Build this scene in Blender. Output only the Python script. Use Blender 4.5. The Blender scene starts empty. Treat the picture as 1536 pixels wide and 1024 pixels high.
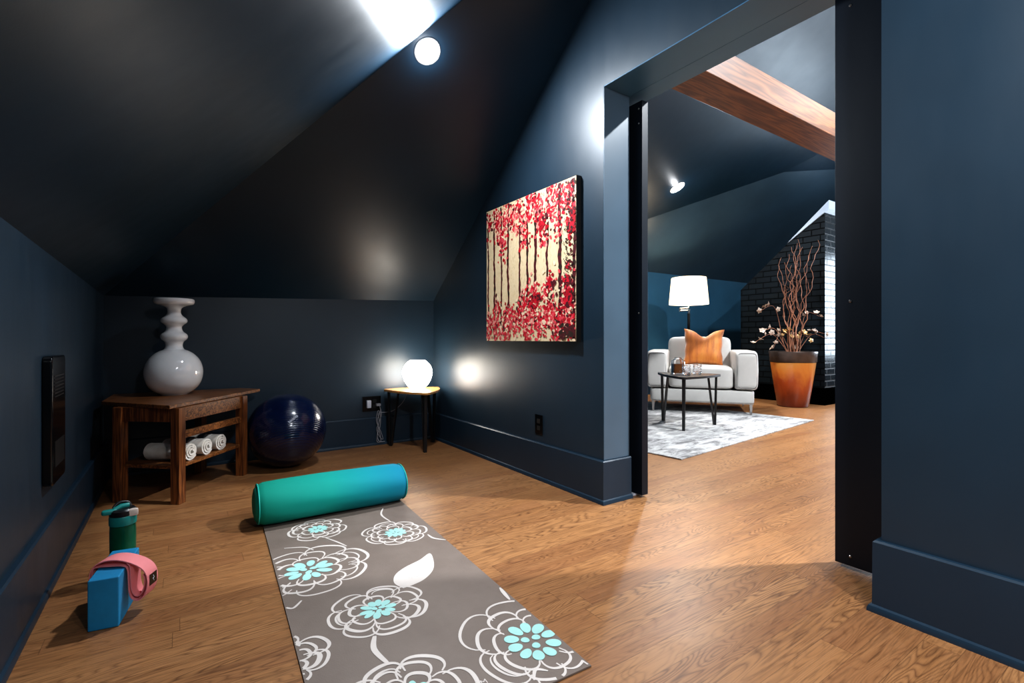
import bpy, bmesh, math, random
from mathutils import Vector, Matrix, noise
R = math.radians
PI = math.pi
col = bpy.context.scene.collection
sc = bpy.context.scene

# ------------------------------------------------------------------ helpers
class MB:
    """collects geometry for ONE mesh object"""
    def __init__(s): s.v = []; s.f = []; s.m = []
    def add(s, verts, faces, mi=0, M=None):
        b = len(s.v)
        for p in verts:
            p = Vector(p)
            if M is not None: p = M @ p
            s.v.append(tuple(p))
        for f in faces:
            s.f.append([b + i for i in f]); s.m.append(mi)
        return s
    def box(s, x0, x1, y0, y1, z0, z1, mi=0, M=None):
        v = [(x0,y0,z0),(x1,y0,z0),(x1,y1,z0),(x0,y1,z0),(x0,y0,z1),(x1,y0,z1),(x1,y1,z1),(x0,y1,z1)]
        return s.add(v, [(3,2,1,0),(4,5,6,7),(0,1,5,4),(1,2,6,5),(2,3,7,6),(3,0,4,7)], mi, M)
    def prism(s, pts, z0, z1, mi=0, M=None):
        n = len(pts)
        v = [(x,y,z0) for x,y in pts] + [(x,y,z1) for x,y in pts]
        f = [tuple(range(n-1,-1,-1)), tuple(range(n,2*n))] + [(i,(i+1)%n,n+(i+1)%n,n+i) for i in range(n)]
        return s.add(v, f, mi, M)
    def lathe(s, prof, n=48, mi=0, M=None, closed=False, rfun=None):
        v = []; f = []
        for i,(r,z) in enumerate(prof):
            for k in range(n):
                a = 2*PI*k/n
                q = r*(rfun(a,z) if rfun else 1)
                v.append((q*math.cos(a), q*math.sin(a), z))
        m = len(prof)
        for i in range(m-1 if not closed else m):
            j = (i+1)%m
            for k in range(n):
                l = (k+1)%n
                f.append((i*n+k, i*n+l, j*n+l, j*n+k))
        if not closed:
            if prof[0][0] > 1e-5: f.append(tuple(range(n-1,-1,-1)))
            if prof[-1][0] > 1e-5: f.append(tuple((m-1)*n+k for k in range(n)))
        return s.add(v, f, mi, M)
    def tube(s, pts, r, n=8, mi=0, M=None, caps=True):
        pts = [Vector(p) for p in pts]
        rr = r if isinstance(r, (list, tuple)) else [r]*len(pts)
        v = []; f = []
        t0 = (pts[1]-pts[0]).normalized()
        up = Vector((0,0,1)) if abs(t0.z) < .9 else Vector((1,0,0))
        a = t0.cross(up).normalized()
        for i,p in enumerate(pts):
            t = (pts[min(i+1,len(pts)-1)] - pts[max(i-1,0)]).normalized()
            a = (a - t*a.dot(t)).normalized(); b = t.cross(a)
            for k in range(n):
                w = 2*PI*k/n
                v.append(p + (a*math.cos(w) + b*math.sin(w))*rr[i])
        for i in range(len(pts)-1):
            for k in range(n):
                l = (k+1)%n
                f.append((i*n+k, i*n+l, (i+1)*n+l, (i+1)*n+k))
        if caps:
            f.append(tuple(range(n-1,-1,-1))); f.append(tuple((len(pts)-1)*n+k for k in range(n)))
        return s.add(v, f, mi, M)
    def superbox(s, c, h, e=.35, n=24, mi=0, M=None, fn=None):
        """rounded puffy box: centre c, half sizes h, exponent e (small = boxier)"""
        def sg(t, p): return math.copysign(abs(t)**p, t)
        v = []; f = []
        N = n*2
        for i in range(n+1):
            ph = -PI/2 + PI*i/n
            for k in range(N):
                th = 2*PI*k/N
                x = sg(math.cos(ph), e)*sg(math.cos(th), e)
                y = sg(math.cos(ph), e)*sg(math.sin(th), e)
                z = sg(math.sin(ph), e)
                p = Vector((x*h[0], y*h[1], z*h[2]))
                if fn: p = Vector(fn(p))
                v.append(Vector(c)+p)
        for i in range(n):
            for k in range(N):
                l = (k+1)%N
                f.append((i*N+k, i*N+l, (i+1)*N+l, (i+1)*N+k))
        return s.add(v, f, mi, M)
    def build(s, name, mats, parent=None, smooth=30, bevel=0, seg=2, sub=0):
        me = bpy.data.meshes.new(name)
        me.from_pydata(s.v, [], s.f)
        if not isinstance(mats, (list, tuple)): mats = [mats]
        for m in mats: me.materials.append(m)
        me.polygons.foreach_set('material_index', s.m)
        bm = bmesh.new(); bm.from_mesh(me)
        bmesh.ops.remove_doubles(bm, verts=bm.verts, dist=1e-6)
        bmesh.ops.recalc_face_normals(bm, faces=bm.faces)
        bm.to_mesh(me); bm.free()
        if smooth:
            me.shade_smooth(); me.set_sharp_from_angle(angle=R(smooth))
        o = bpy.data.objects.new(name, me); col.objects.link(o)
        if parent: o.parent = parent
        if bevel:
            b = o.modifiers.new('bevel','BEVEL'); b.width = bevel; b.segments = seg; b.limit_method = 'ANGLE'; b.angle_limit = R(40)
            b.harden_normals = True
            if not smooth: me.shade_smooth()
        if sub:
            b = o.modifiers.new('sub','SUBSURF'); b.levels = sub; b.render_levels = sub
        return o

def tag(o, label=None, cat=None, group=None, kind=None):
    if label: o['label'] = label
    if cat: o['category'] = cat
    if group: o['group'] = group
    if kind: o['kind'] = kind
    return o
def empty(name, loc, rz=0, label=None, cat=None, group=None):
    o = bpy.data.objects.new(name, None); col.objects.link(o)
    o.location = loc; o.rotation_euler = (0,0,rz); o.empty_display_size = .1
    return tag(o, label, cat, group)
def struct(name, mb, m, **k):
    return tag(mb.build(name, m, **k), kind='structure')
def copy_tree(o, parent=None):
    c = o.copy(); col.objects.link(c); c.parent = parent
    for ch in [q for q in bpy.data.objects if q.parent == o]: copy_tree(ch, c)
    return c
def poly_arc(pts, n=6):
    """Catmull-Rom through points"""
    P = [Vector(p) for p in pts]; out = []
    for i in range(len(P)-1):
        p0 = P[max(i-1,0)]; p1 = P[i]; p2 = P[i+1]; p3 = P[min(i+2,len(P)-1)]
        for k in range(n):
            t = k/n
            out.append(.5*((2*p1)+(p2-p0)*t+(2*p0-5*p1+4*p2-p3)*t*t+(-p0+3*p1-3*p2+p3)*t**3))
    out.append(P[-1]); return out

# ------------------------------------------------------------------ materials
def srgb(r,g,b):
    f = lambda c: (c/255/12.92 if c/255 <= .04045 else ((c/255+.055)/1.055)**2.4)
    return (f(r),f(g),f(b),1)
class NT:
    def __init__(s, name):
        s.mat = bpy.data.materials.new(name); s.mat.use_nodes = True
        s.t = s.mat.node_tree; s.p = s.t.nodes['Principled BSDF']; s.out = s.t.nodes['Material Output']
    def n(s, ty, **k):
        o = s.t.nodes.new(ty)
        for a,b in k.items():
            if a in ('blend_type','data_type','operation','wave_type','bands_direction','noise_dimensions','distance','feature','voronoi_dimensions','wave_profile'): setattr(o, a, b)
        return o
    def l(s, a, b): s.t.links.new(a, b)
    def setv(s, sock, v):
        if hasattr(v, 'is_linked') or isinstance(v, bpy.types.NodeSocket): s.l(v, sock)
        else: sock.default_value = v
    def math(s, op, a, b=0, c=None):
        o = s.n('ShaderNodeMath', operation=op); s.setv(o.inputs[0], a); s.setv(o.inputs[1], b)
        if c is not None: s.setv(o.inputs[2], c)
        return o.outputs[0]
    def mix(s, fac, a, b, bt='MIX'):
        o = s.n('ShaderNodeMix', data_type='RGBA'); o.blend_type = bt
        s.setv(o.inputs[0], fac); s.setv(o.inputs[6], a); s.setv(o.inputs[7], b)
        return o.outputs[2]
    def coord(s, kind='Object'):
        return s.n('ShaderNodeTexCoord').outputs[kind]
    def mapping(s, vec, scale=(1,1,1), loc=(0,0,0), rot=(0,0,0)):
        o = s.n('ShaderNodeMapping'); s.l(vec, o.inputs[0])
        o.inputs['Scale'].default_value = scale; o.inputs['Location'].default_value = loc; o.inputs['Rotation'].default_value = rot
        return o.outputs[0]
    def noise(s, vec, scale=5, detail=3, rough=.5, dist=0):
        o = s.n('ShaderNodeTexNoise'); s.l(vec, o.inputs['Vector'])
        o.inputs['Scale'].default_value = scale; o.inputs['Detail'].default_value = detail
        o.inputs['Roughness'].default_value = rough; o.inputs['Distortion'].default_value = dist
        return o.outputs['Fac']
    def ramp(s, fac, stops):
        o = s.n('ShaderNodeValToRGB'); s.l(fac, o.inputs[0]); e = o.color_ramp.elements
        while len(e) < len(stops): e.new(.5)
        for i,(p,c) in enumerate(stops):
            e[i].position = p; e[i].color = c if len(c) == 4 else (*c,1)
        return o.outputs[0]
    def bump(s, h, strength=.2, dist=.002):
        o = s.n('ShaderNodeBump'); s.l(h, o.inputs['Height']); o.inputs['Strength'].default_value = strength; o.inputs['Distance'].default_value = dist
        s.l(o.outputs[0], s.p.inputs['Normal'])
        return o
    def set(s, **k):
        for a,b in k.items():
            s.setv(s.p.inputs[a.replace('_',' ')], b)
        return s.mat
def simple(name, c, rough=.5, metal=0, var=.08, vs=12, bump=0, bs=80, **k):
    m = NT(name); co = m.coord()
    nz = m.noise(co, vs, 4, .6)
    a = tuple(x*(1-var) for x in c[:3])+(1,); b = tuple(min(1,x*(1+var)) for x in c[:3])+(1,)
    m.l(m.ramp(nz, [(.3,a),(.7,b)]), m.p.inputs['Base Color'])
    m.set(Roughness=rough, Metallic=metal)
    if bump: m.bump(m.noise(co, bs, 3, .6), bump, .001)
    for q,v in k.items(): m.setv(m.p.inputs[q.replace('_',' ')], v)
    return m.mat

def paint(name, c, rough=.42, spec=.5):
    m = NT(name); co = m.coord()
    n1 = m.noise(co, 1.6, 3, .6); n2 = m.noise(co, 220, 2, .5); n3 = m.noise(m.mapping(co, (3,3,.8)), 3, 4, .6)
    a = tuple(x*.86 for x in c[:3])+(1,); b = tuple(x*1.14 for x in c[:3])+(1,)
    m.l(m.ramp(n1, [(.3,a),(.7,b)]), m.p.inputs['Base Color'])
    m.l(m.math('ADD', m.math('MULTIPLY', n3, .12), rough-.06), m.p.inputs['Roughness'])
    m.set(Specular_IOR_Level=spec)
    m.bump(m.math('ADD', n2, m.math('MULTIPLY', n1, .6)), .10, .0008)
    return m.mat
M = {}
M['wall'] = paint('navy_paint', (.0115,.0275,.045), .40, .6)
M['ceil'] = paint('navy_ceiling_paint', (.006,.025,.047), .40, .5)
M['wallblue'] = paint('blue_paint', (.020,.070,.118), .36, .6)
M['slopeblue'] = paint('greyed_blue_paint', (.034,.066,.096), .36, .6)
M['trim'] = paint('navy_trim_paint', (.011,.028,.048), .38, .5)
M['door'] = paint('navy_door_paint', (.005,.009,.016), .42, .35)
M['jamb'] = paint('jamb_paint_baked_light', (.075,.120,.165), .34, .5)  # lighter than the walls: light falling on the jamb put into the colour
M['soffit'] = paint('soffit_paint_baked_light', (.06,.16,.27), .34, .5)  # bounce light from the floor painted in as a brighter, bluer base
M['strip_lit'] = paint('strip_paint_baked_light', (.34,.42,.52), .5, .5)  # brightness of the lit strip on the chimney put into the colour
M['black'] = simple('black_plastic', (.003,.0035,.0045,1), .16)
M['blackmetal'] = simple('black_metal', (.007,.007,.008,1), .38)
M['slot'] = simple('slot_black', (.001,.001,.001,1), .6)
M['whiteplastic'] = simple('white_plastic', (.6,.62,.7,1), .35)
M['chrome'] = simple('chrome', (.75,.75,.74,1), .18, 1, .03)
M['steel'] = simple('brushed_steel', (.45,.42,.40,1), .3, 1, .1)

def floor_mat():
    m = NT('oak_floor'); co = m.coord()
    sep = m.n('ShaderNodeSeparateXYZ'); m.l(co, sep.inputs[0]); x,y = sep.outputs[0], sep.outputs[1]
    W = .083; L = 1.15
    row = m.math('FLOOR', m.math('DIVIDE', y, W))
    wn = m.n('ShaderNodeTexWhiteNoise', noise_dimensions='1D'); m.l(row, wn.inputs['W'])
    xs = m.math('DIVIDE', m.math('ADD', x, m.math('MULTIPLY', wn.outputs['Value'], 7.3)), L)
    colm = m.math('FLOOR', xs)
    cmb = m.n('ShaderNodeCombineXYZ'); m.l(row, cmb.inputs[0]); m.l(colm, cmb.inputs[1])
    wn2 = m.n('ShaderNodeTexWhiteNoise', noise_dimensions='3D'); m.l(cmb.outputs[0], wn2.inputs['Vector'])
    rnd = wn2.outputs['Value']
    sc_ = m.n('ShaderNodeVectorMath'); sc_.operation = 'SCALE'; m.l(wn2.outputs['Color'], sc_.inputs[0]); sc_.inputs['Scale'].default_value = 30
    addv = m.n('ShaderNodeVectorMath'); addv.operation = 'ADD'; m.l(co, addv.inputs[0]); m.l(sc_.outputs[0], addv.inputs[1])
    v = addv.outputs[0]
    # cathedral rings: iso-lines of a stretched noise field
    field = m.noise(m.mapping(v, (1.0, 7.5, 1)), 1.25, 2, .5, .25)
    ring = m.math('FRACT', m.math('MULTIPLY', field, 32))
    ring = m.math('ABSOLUTE', m.math('SUBTRACT', m.math('MULTIPLY', ring, 2), 1))
    ring = m.math('POWER', ring, 2.2)
    pores = m.noise(m.mapping(v, (9, 190, 1)), 1, 3, .6)
    fine = m.noise(m.mapping(v, (2.2, 60, 1)), 1, 4, .65)
    tone = m.noise(m.mapping(v, (1.2, 4, 1)), 1, 2, .5)
    base = m.ramp(m.math('ADD', m.math('MULTIPLY', rnd, .42), m.math('MULTIPLY', tone, .58)),
        [(.15,(.235,.103,.043,1)), (.5,(.300,.142,.056,1)), (.85,(.375,.190,.080,1))])
    c = m.mix(m.math('MULTIPLY', ring, m.ramp(tone, [(.35,(.25,.25,.25,1)),(.6,(.78,.78,.78,1))])), base, (.080,.030,.012,1))
    c = m.mix(m.math('MULTIPLY', m.ramp(pores, [(.50,(0,0,0,1)),(.66,(1,1,1,1))]), .45), c, (.06,.024,.009,1))
    c = m.mix(m.math('MULTIPLY', m.ramp(fine, [(.45,(0,0,0,1)),(.7,(1,1,1,1))]), .25), c, (.42,.22,.10,1))
    # seams
    fy = m.math('FRACT', m.math('DIVIDE', y, W)); sy = m.math('LESS_THAN', m.math('MINIMUM', fy, m.math('SUBTRACT', 1, fy)), .010)
    fx = m.math('FRACT', xs); sx = m.math('LESS_THAN', m.math('MINIMUM', fx, m.math('SUBTRACT', 1, fx)), .0009)
    seam = m.math('MAXIMUM', sx, sy)
    c = m.mix(m.math('MULTIPLY', seam, .5), c, (.05,.022,.010,1))
    m.l(c, m.p.inputs['Base Color'])
    m.l(m.math('ADD', .34, m.math('MULTIPLY', m.noise(co, 3, 3, .6), .12)), m.p.inputs['Roughness'])
    m.set(Specular_IOR_Level=.38)
    m.bump(m.math('SUBTRACT', 1, m.math('ADD', m.math('MULTIPLY', seam, .8), m.math('MULTIPLY', ring, .06))), .12, .0008)
    return m.mat
M['floor'] = floor_mat()

def wood(name, dark, light, axis=0, rough=.35, k=1):
    m = NT(name); co = m.coord()
    st = [14,14,14]; st[axis] = 1.0
    v = m.mapping(co, tuple(st))
    f = m.noise(v, 1.3*k, 3, .55, .4); g = m.noise(m.mapping(co, tuple(q*8 if q > 2 else 4 for q in st)), 1, 3, .6)
    r = m.math('ABSOLUTE', m.math('SUBTRACT', m.math('MULTIPLY', m.math('FRACT', m.math('MULTIPLY', f, 9)), 2), 1))
    c = m.mix(r, dark, light); c = m.mix(m.math('MULTIPLY', g, .45), c, dark)
    m.l(c, m.p.inputs['Base Color']); m.set(Roughness=rough)
    m.bump(g, .12, .0006)
    return m.mat
M['tablewood'] = wood('rustic_table_wood', (.06,.018,.006,1), (.38,.15,.045,1), 0)
M['legwood'] = wood('table_leg_wood', (.07,.02,.007,1), (.34,.12,.034,1), 2)
M['honey'] = wood('honey_wood', (.42,.19,.05,1), (.66,.36,.13,1), 0, .3)
M['beam'] = wood('beam_wood', (.10,.032,.009,1), (.30,.11,.032,1), 0, .5, .6)
M['ebony'] = simple('black_stained_wood', (.012,.012,.013,1), .35, bump=.15, bs=40)

# ------------------------------------------------------------------ setting
H = .86
WX = 1.832                      # face of the wall that carries the painting
WX2 = 2.023                     # its other face
LX = -.39; BY = 3.92; NY = -1.6
OY0, OY1, OZ = .6235, 1.849, 2.181
def zback(x, y): return 1.127+.0288*(x+.39)+.763*(3.92-y)
def zleft(x, y): return 1.127+.025*(3.92-y)+.88*(x+.39)
X2, Y2A, Y2B = 9.0, -1.5, 5.1

fl_ = MB(); fl_.box(-.5, 9.1, -1.7, 5.2, -.05, 0); struct('floor', fl_, M['floor'], smooth=0)
# left wall, back wall, rear wall of the near room
w = MB(); w.box(LX-.1, LX, NY, BY+.1, 0, 1.40); struct('wall_left', w, M['wall'], smooth=0)
w = MB()
w.add([(LX,BY,0),(WX+.05,BY,0),(WX+.05,BY,zback(WX+.05,BY)+.02),(LX,BY,1.145),(LX,BY+.1,0),(WX+.05,BY+.1,0),(WX+.05,BY+.1,1.21),(LX,BY+.1,1.145)],
      [(0,1,2,3),(5,4,7,6),(3,2,6,7),(0,3,7,4),(1,5,6,2)]); struct('wall_back', w, M['wall'], smooth=0)
w = MB(); w.box(LX-.1, WX+.05, NY-.1, NY, 0, 3.0); struct('wall_rear', w, M['wall'], smooth=0)
# wall with the doorway
w = MB()
w.box(WX, WX2, OY1, 5.1, 0, 4.75); w.box(WX, WX2, NY-.1, OY0, 0, 4.75); w.box(WX, WX2, OY0, OY1, OZ, 4.75)
struct('wall_right', w, M['wall'], smooth=0)
# sloped ceilings of the near room: hip between the left slope and the back slope
FZ = 2.86
def hip(t):                       # t = y, solve zback = zleft for x
    y = t; A = 1.127+.763*(3.92-y)+.0288*.39; B = 1.127+.025*(3.92-y)+.88*.39
    return (A-B)/(.88-.0288)
yt = 3.92
for _ in range(60):
    xh = hip(yt); yt += (zback(xh, yt)-FZ)*.5
xh = hip(yt)
c = MB()
yw = BY-(FZ-1.127-.0288*(WX+.39))/.763
c.add([(LX,BY,1.127),(WX+.02,BY,zback(WX+.02,BY)),(WX+.02,yw,FZ),(xh,yt,FZ)], [(0,1,2,3)])
c.add([(LX-.05,BY+.08,1.18),(WX+.02,BY+.08,1.28),(WX+.02,yw,FZ+.1),(xh,yt,FZ+.1)], [(3,2,1,0)])
struct('ceiling_back_slope', c, M['ceil'], smooth=0)
c = MB()
xr = LX+(FZ-1.127-.025*(3.92-NY))/.88
c.add([(LX,BY,1.127),(xh,yt,FZ),(xr,NY,FZ),(LX,NY,zleft(LX,NY))], [(0,1,2,3)])
c.add([(LX-.08,BY,1.18),(xh,yt,FZ+.1),(xr,NY,FZ+.1),(LX-.08,NY,1.32)], [(3,2,1,0)])
struct('ceiling_left_slope', c, M['ceil'], smooth=0)
c = MB(); c.add([(xh,yt,FZ),(WX+.02,yw,FZ),(WX+.02,NY,FZ),(xr,NY,FZ)], [(0,1,2,3)])
c.add([(xh,yt,FZ+.1),(WX+.02,yw,FZ+.1),(WX+.02,NY,FZ+.1),(xr,NY,FZ+.1)], [(3,2,1,0)]); struct('ceiling', c, M['ceil'], smooth=0)

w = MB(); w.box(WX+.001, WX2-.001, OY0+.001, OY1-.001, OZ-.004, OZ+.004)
struct('soffit_lit_panel', w, M['soffit'], smooth=0)  # thin panel added under the header to carry the painted-in bounce light
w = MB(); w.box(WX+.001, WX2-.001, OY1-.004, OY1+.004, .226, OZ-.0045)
struct('jamb_lit_panel', w, M['jamb'], smooth=0)  # thin panel added on the jamb, its brightness painted in
# baseboards: board with eased top + shoe moulding, as a swept profile
PROF = [(0,0),(.030,0),(.030,.010),(.026,.019),(.019,.023),(.018,.218),(.013,.224),(0,.224)]
def baseboard(name, path, closed=False):
    """path: floor points with the room on the left hand; profile grows to the left"""
    P = [Vector((x,y)) for x,y in path]; mb = MB(); rings = []
    for i,p in enumerate(P):
        d1 = (P[i]-P[i-1]).normalized() if i > 0 else (P[1]-P[0]).normalized()
        d2 = (P[i+1]-P[i]).normalized() if i < len(P)-1 else d1
        n1 = Vector((-d1.y,d1.x)); n2 = Vector((-d2.y,d2.x)); b = (n1+n2)
        b = b/ b.dot(n1) if b.length > 1e-6 else n1
        rings.append([(p.x+b.x*u, p.y+b.y*u, z) for u,z in PROF])
    n = len(PROF); v = [q for r in rings for q in r]; f = []
    for i in range(len(P)-1):
        for k in range(n):
            l = (k+1)%n; f.append((i*n+k, i*n+l, (i+1)*n+l, (i+1)*n+k))
    f.append(tuple(range(n))); f.append(tuple((len(P)-1)*n+k for k in range(n)))
    mb.add(v, f); return struct(name, mb, M['trim'], smooth=25)
baseboard('baseboard_left', [(LX,BY-.001),(LX,NY)])
baseboard('baseboard_back', [(WX-.03,BY),(LX+.03,BY)])
baseboard('baseboard_right', [(WX2+.001,OY1),(WX,OY1),(WX,BY-.03)])
baseboard('baseboard_near_right', [(WX,NY),(WX,OY0),(WX2,OY0)])
# sliding doors on the far face
def sliding_door(name, y0, y1):
    d = MB(); d.box(2.064, 2.112, y0, y1, .014, 2.15)
    o = struct(name, d, M['door'], smooth=0, bevel=.002)
    return o
d1 = sliding_door('door_1', 1.792, 2.62); d2 = sliding_door('door_2', -.05, .852)
def screw(p, parent, r=.005):
    s = MB(); s.lathe([(0,-.003),(r,-.002),(r,.001),(r*.6,.003),(0,.003)], 12, M=Matrix.Translation(p)@Matrix.Rotation(-PI/2,4,'Y'))
    return s.build('screw', M['steel'], parent)
for z in (1.0, 2.03, 2.11): screw((2.064,1.815,z), d1)
for z in (1.0, .05, 2.10): screw((2.064,.80,z), d2)
t = MB(); t.box(2.024, 2.14, -.15, 2.75, 2.177, 2.27); struct('trim_1', t, M['soffit'], smooth=0)  # shares the soffit colour with bounce light painted in
t = MB(); t.box(2.05, 2.125, 1.84, 1.885, 0.0005, .013); g = t.build('floor_guide', M['whiteplastic'], smooth=0, bevel=.002); g.parent = d1
t = MB(); t.box(2.05, 2.125, .60, .64, 0.0005, .013); g = t.build('floor_guide', M['whiteplastic'], smooth=0, bevel=.002); g.parent = d2

# ---- far room shell
P0=(3.79,5.1,1.9); P2=(7.07,3.568,3.218); P3=(X2,3.182,3.551)
c = MB()
c.add([P0,(X2,5.1,1.9),P3,P2],[(0,1,2,3)])
c.add([(3.6,5.2,1.95),(X2,5.2,1.95),(X2,3.2,3.7),(7.07,3.6,3.35)],[(3,2,1,0)])
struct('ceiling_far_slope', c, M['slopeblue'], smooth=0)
c = MB()
c.add([(WX2,5.1,1.635),P0,P2,P3,(X2,1.5,4.6),(WX2,1.5,3.58)],[(0,1,2,5),(2,3,4),(2,4,5)])
c.add([(WX2,1.5,3.58),(X2,1.5,4.6),(X2,Y2A,4.6),(WX2,Y2A,3.58)],[(0,1,2,3)])
struct('ceiling_far', c, M['ceil'], smooth=0)
w = MB()
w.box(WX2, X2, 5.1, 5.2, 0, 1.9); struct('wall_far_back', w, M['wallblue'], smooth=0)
w = MB(); w.box(WX2, X2+.1, Y2A-.1, Y2A, 0, 4.7); struct('wall_far_near', w, M['wall'], smooth=0)
WY0, WY1, WZ0, WZ1 = .9, 2.7, .55, 2.25
w = MB()
w.box(X2, X2+.1, Y2A, WY0, 0, 4.7); w.box(X2, X2+.1, WY1, 5.2, 0, 4.7); w.box(X2, X2+.1, WY0, WY1, 0, WZ0); w.box(X2, X2+.1, WY0, WY1, WZ1, 4.7)
struct('wall_far_right', w, M['wall'], smooth=0)
def emis(name, c, s):
    m = NT(name); nz = m.noise(m.coord(), 6, 2, .5)
    m.l(m.mix(nz, tuple(q*.97 for q in c[:3])+(1,), c), m.p.inputs['Emission Color'])
    m.set(Base_Color=(.8,.8,.8,1), Emission_Strength=s, Roughness=.4); return m.mat
M['sky'] = emis('bright_daylight_glass', (.72,.86,1,1), 14)
w = MB(); w.box(X2+.06, X2+.07, WY0, WY1, WZ0, WZ1); win = struct('window_1', w, M['sky'], smooth=0)
w = MB()
for y0,y1,z0,z1 in ((WY0,WY0+.05,WZ0,WZ1),(WY1-.05,WY1,WZ0,WZ1),(WY0,WY1,WZ0,WZ0+.05),(WY0,WY1,WZ1-.05,WZ1),(WY0,WY1,1.37,1.41),(1.78,1.82,WZ0,WZ1)):
    w.box(X2+.02, X2+.058, y0, y1, z0, z1)
w.build('window_frame', M['trim'], win, smooth=0)
baseboard('baseboard_far', [(6.88,5.1),(WX2,5.1)])

# ceiling beam
b = MB(); b.box(WX2+.11, X2-.02, 1.665, 1.90, 2.365, 2.545)
bo = struct('ceiling_beam', b, M['beam'], smooth=0, bevel=.004)

# painted brick chimney
def brick(nm='black_painted_brick', ro=.22, sp=.35):
    m = NT(nm); co = m.coord()
    sep = m.n('ShaderNodeSeparateXYZ'); m.l(co, sep.inputs[0])
    u = m.math('ADD', sep.outputs[0], sep.outputs[1])
    cb = m.n('ShaderNodeCombineXYZ'); m.l(u, cb.inputs[0]); m.l(sep.outputs[2], cb.inputs[1])
    br = m.n('ShaderNodeTexBrick'); m.l(cb.outputs[0], br.inputs['Vector'])
    br.inputs['Scale'].default_value = 1; br.inputs['Brick Width'].default_value = .215; br.inputs['Row Height'].default_value = .079
    br.inputs['Mortar Size'].default_value = .008; br.inputs['Mortar Smooth'].default_value = .25
    br.inputs['Color1'].default_value = (.004,.007,.010,1); br.inputs['Color2'].default_value = (.006,.011,.015,1); br.inputs['Mortar'].default_value = (.001,.0015,.002,1)
    m.l(br.outputs['Color'], m.p.inputs['Base Color'])
    m.l(m.math('ADD', ro, m.math('MULTIPLY', br.outputs['Fac'], .3)), m.p.inputs['Roughness'])
    m.set(Specular_IOR_Level=sp)
    h = m.math('ADD', m.math('MULTIPLY', m.math('SUBTRACT', 1, br.outputs['Fac']), 1.0), m.math('MULTIPLY', m.noise(co, 25, 4, .6), .2))
    m.bump(h, .35, .003)
    return m.mat
M['brick'] = brick(); M['brickmatte'] = brick('matte_black_brick', .6, .12)
CX, CY0, CY1 = 6.88, 2.955, 4.10
b = MB(); zc = lambda y: 1.582+.86*(4.10-y)
b.add([(CX,CY0,0),(CX,CY1,0),(CX,CY1,zc(CY1)),(CX,CY0,zc(CY0)),(X2,CY0,0),(X2,CY1,0),(X2,CY1,zc(CY1)),(X2,CY0,zc(CY0))],
      [(0,1,2,3),(4,0,3,7),(3,2,6,7),(1,5,6,2)])
b.m[0] = 1
ch = struct('wall_chimney', b, [M['brick'], M['brickmatte']], smooth=0)
# added wedge along the chimney's upper slope, its lit look put into pale paint
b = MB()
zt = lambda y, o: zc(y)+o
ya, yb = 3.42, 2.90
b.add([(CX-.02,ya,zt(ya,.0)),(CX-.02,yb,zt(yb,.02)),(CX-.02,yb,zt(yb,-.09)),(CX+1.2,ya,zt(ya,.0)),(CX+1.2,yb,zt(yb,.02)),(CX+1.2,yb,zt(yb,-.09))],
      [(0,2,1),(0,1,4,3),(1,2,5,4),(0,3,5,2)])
struct('lit_strip_wedge', b, M['strip_lit'], smooth=0)
baseboard('baseboard_chimney', [(X2,CY0),(CX,CY0),(CX,CY1)][::-1] if False else [(CX+1.6,CY0),(CX,CY0),(CX,CY1)][::-1])

# ------------------------------------------------------------------ recessed lights
M['led'] = emis('led_lens', (1,.98,.95,1), 40)
M['trimwhite'] = simple('white_trim', (.6,.6,.6,1), .4)
def downlight(loc, normal, label, power, size=.14, color=(1,.95,.9), group=None, spread=180, lens_r=.055, glow=0):
    n = Vector(normal).normalized()
    e = empty('recessed_light', loc, 0, label, 'ceiling light', group)
    e.rotation_euler = n.to_track_quat('Z','Y').to_euler()
    a = MB(); a.lathe([(lens_r*1.01,.0),(lens_r*1.16,.001),(lens_r*1.16,.003),(lens_r*1.10,.005),(lens_r*1.01,.006)], 40, closed=True); a.build('trim_ring', M['trimwhite'], e)
    a = MB(); a.lathe([(0,.012),(lens_r*.5,.0115),(lens_r*.85,.008),(lens_r,.003),(lens_r,.001),(0,.001)], 40); a.build('lens', M['led'], e)
    if glow:
        pl_ = bpy.data.lights.new('lamp_glow','POINT'); pl_.energy = glow; pl_.shadow_soft_size = .03; pl_.color = color
        po = bpy.data.objects.new('lamp_glow', pl_); col.objects.link(po); po.location = Vector(loc)+n*.055
    ld = bpy.data.lights.new('lamp_light', 'AREA'); ld.shape = 'DISK'; ld.size = size; ld.energy = power; ld.color = color; ld.spread = R(spread)
    lo = bpy.data.objects.new('lamp_light', ld); col.objects.link(lo)
    lo.location = Vector(loc)+n*.012; lo.rotation_euler = (-n).to_track_quat('Z','Y').to_euler()
    return e
nb = Vector((0.0288,-.763,-1)); nb = Vector((.0288,.0,0))*0+Vector((.0288,-.763,-1)).normalized()
nl = Vector((.88,-.025,-1)).normalized()
nfar = Vector((.15,-.54,-1)).normalized()
downlight((1.068,2.36,2.359), nb, 'round white recessed light glowing in the sloped navy ceiling of the near room', 48, color=(.88,.94,1), lens_r=.060, glow=2)
downlight((5.141,3.899,2.750), nfar, 'round recessed light glowing in the ceiling of the room beyond the doorway', 55, color=(.95,.97,1), lens_r=.085, glow=2)
downlight((.80,-.25,zleft(.80,-.25)), nl, 'recessed light in the left slope behind the camera', 22, size=.22, color=(.93,.96,1))
downlight((.70,-1.2,zleft(.70,-1.2)), nl, 'recessed light in the left slope near the rear wall', 75, color=(.93,.96,1))
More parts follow.
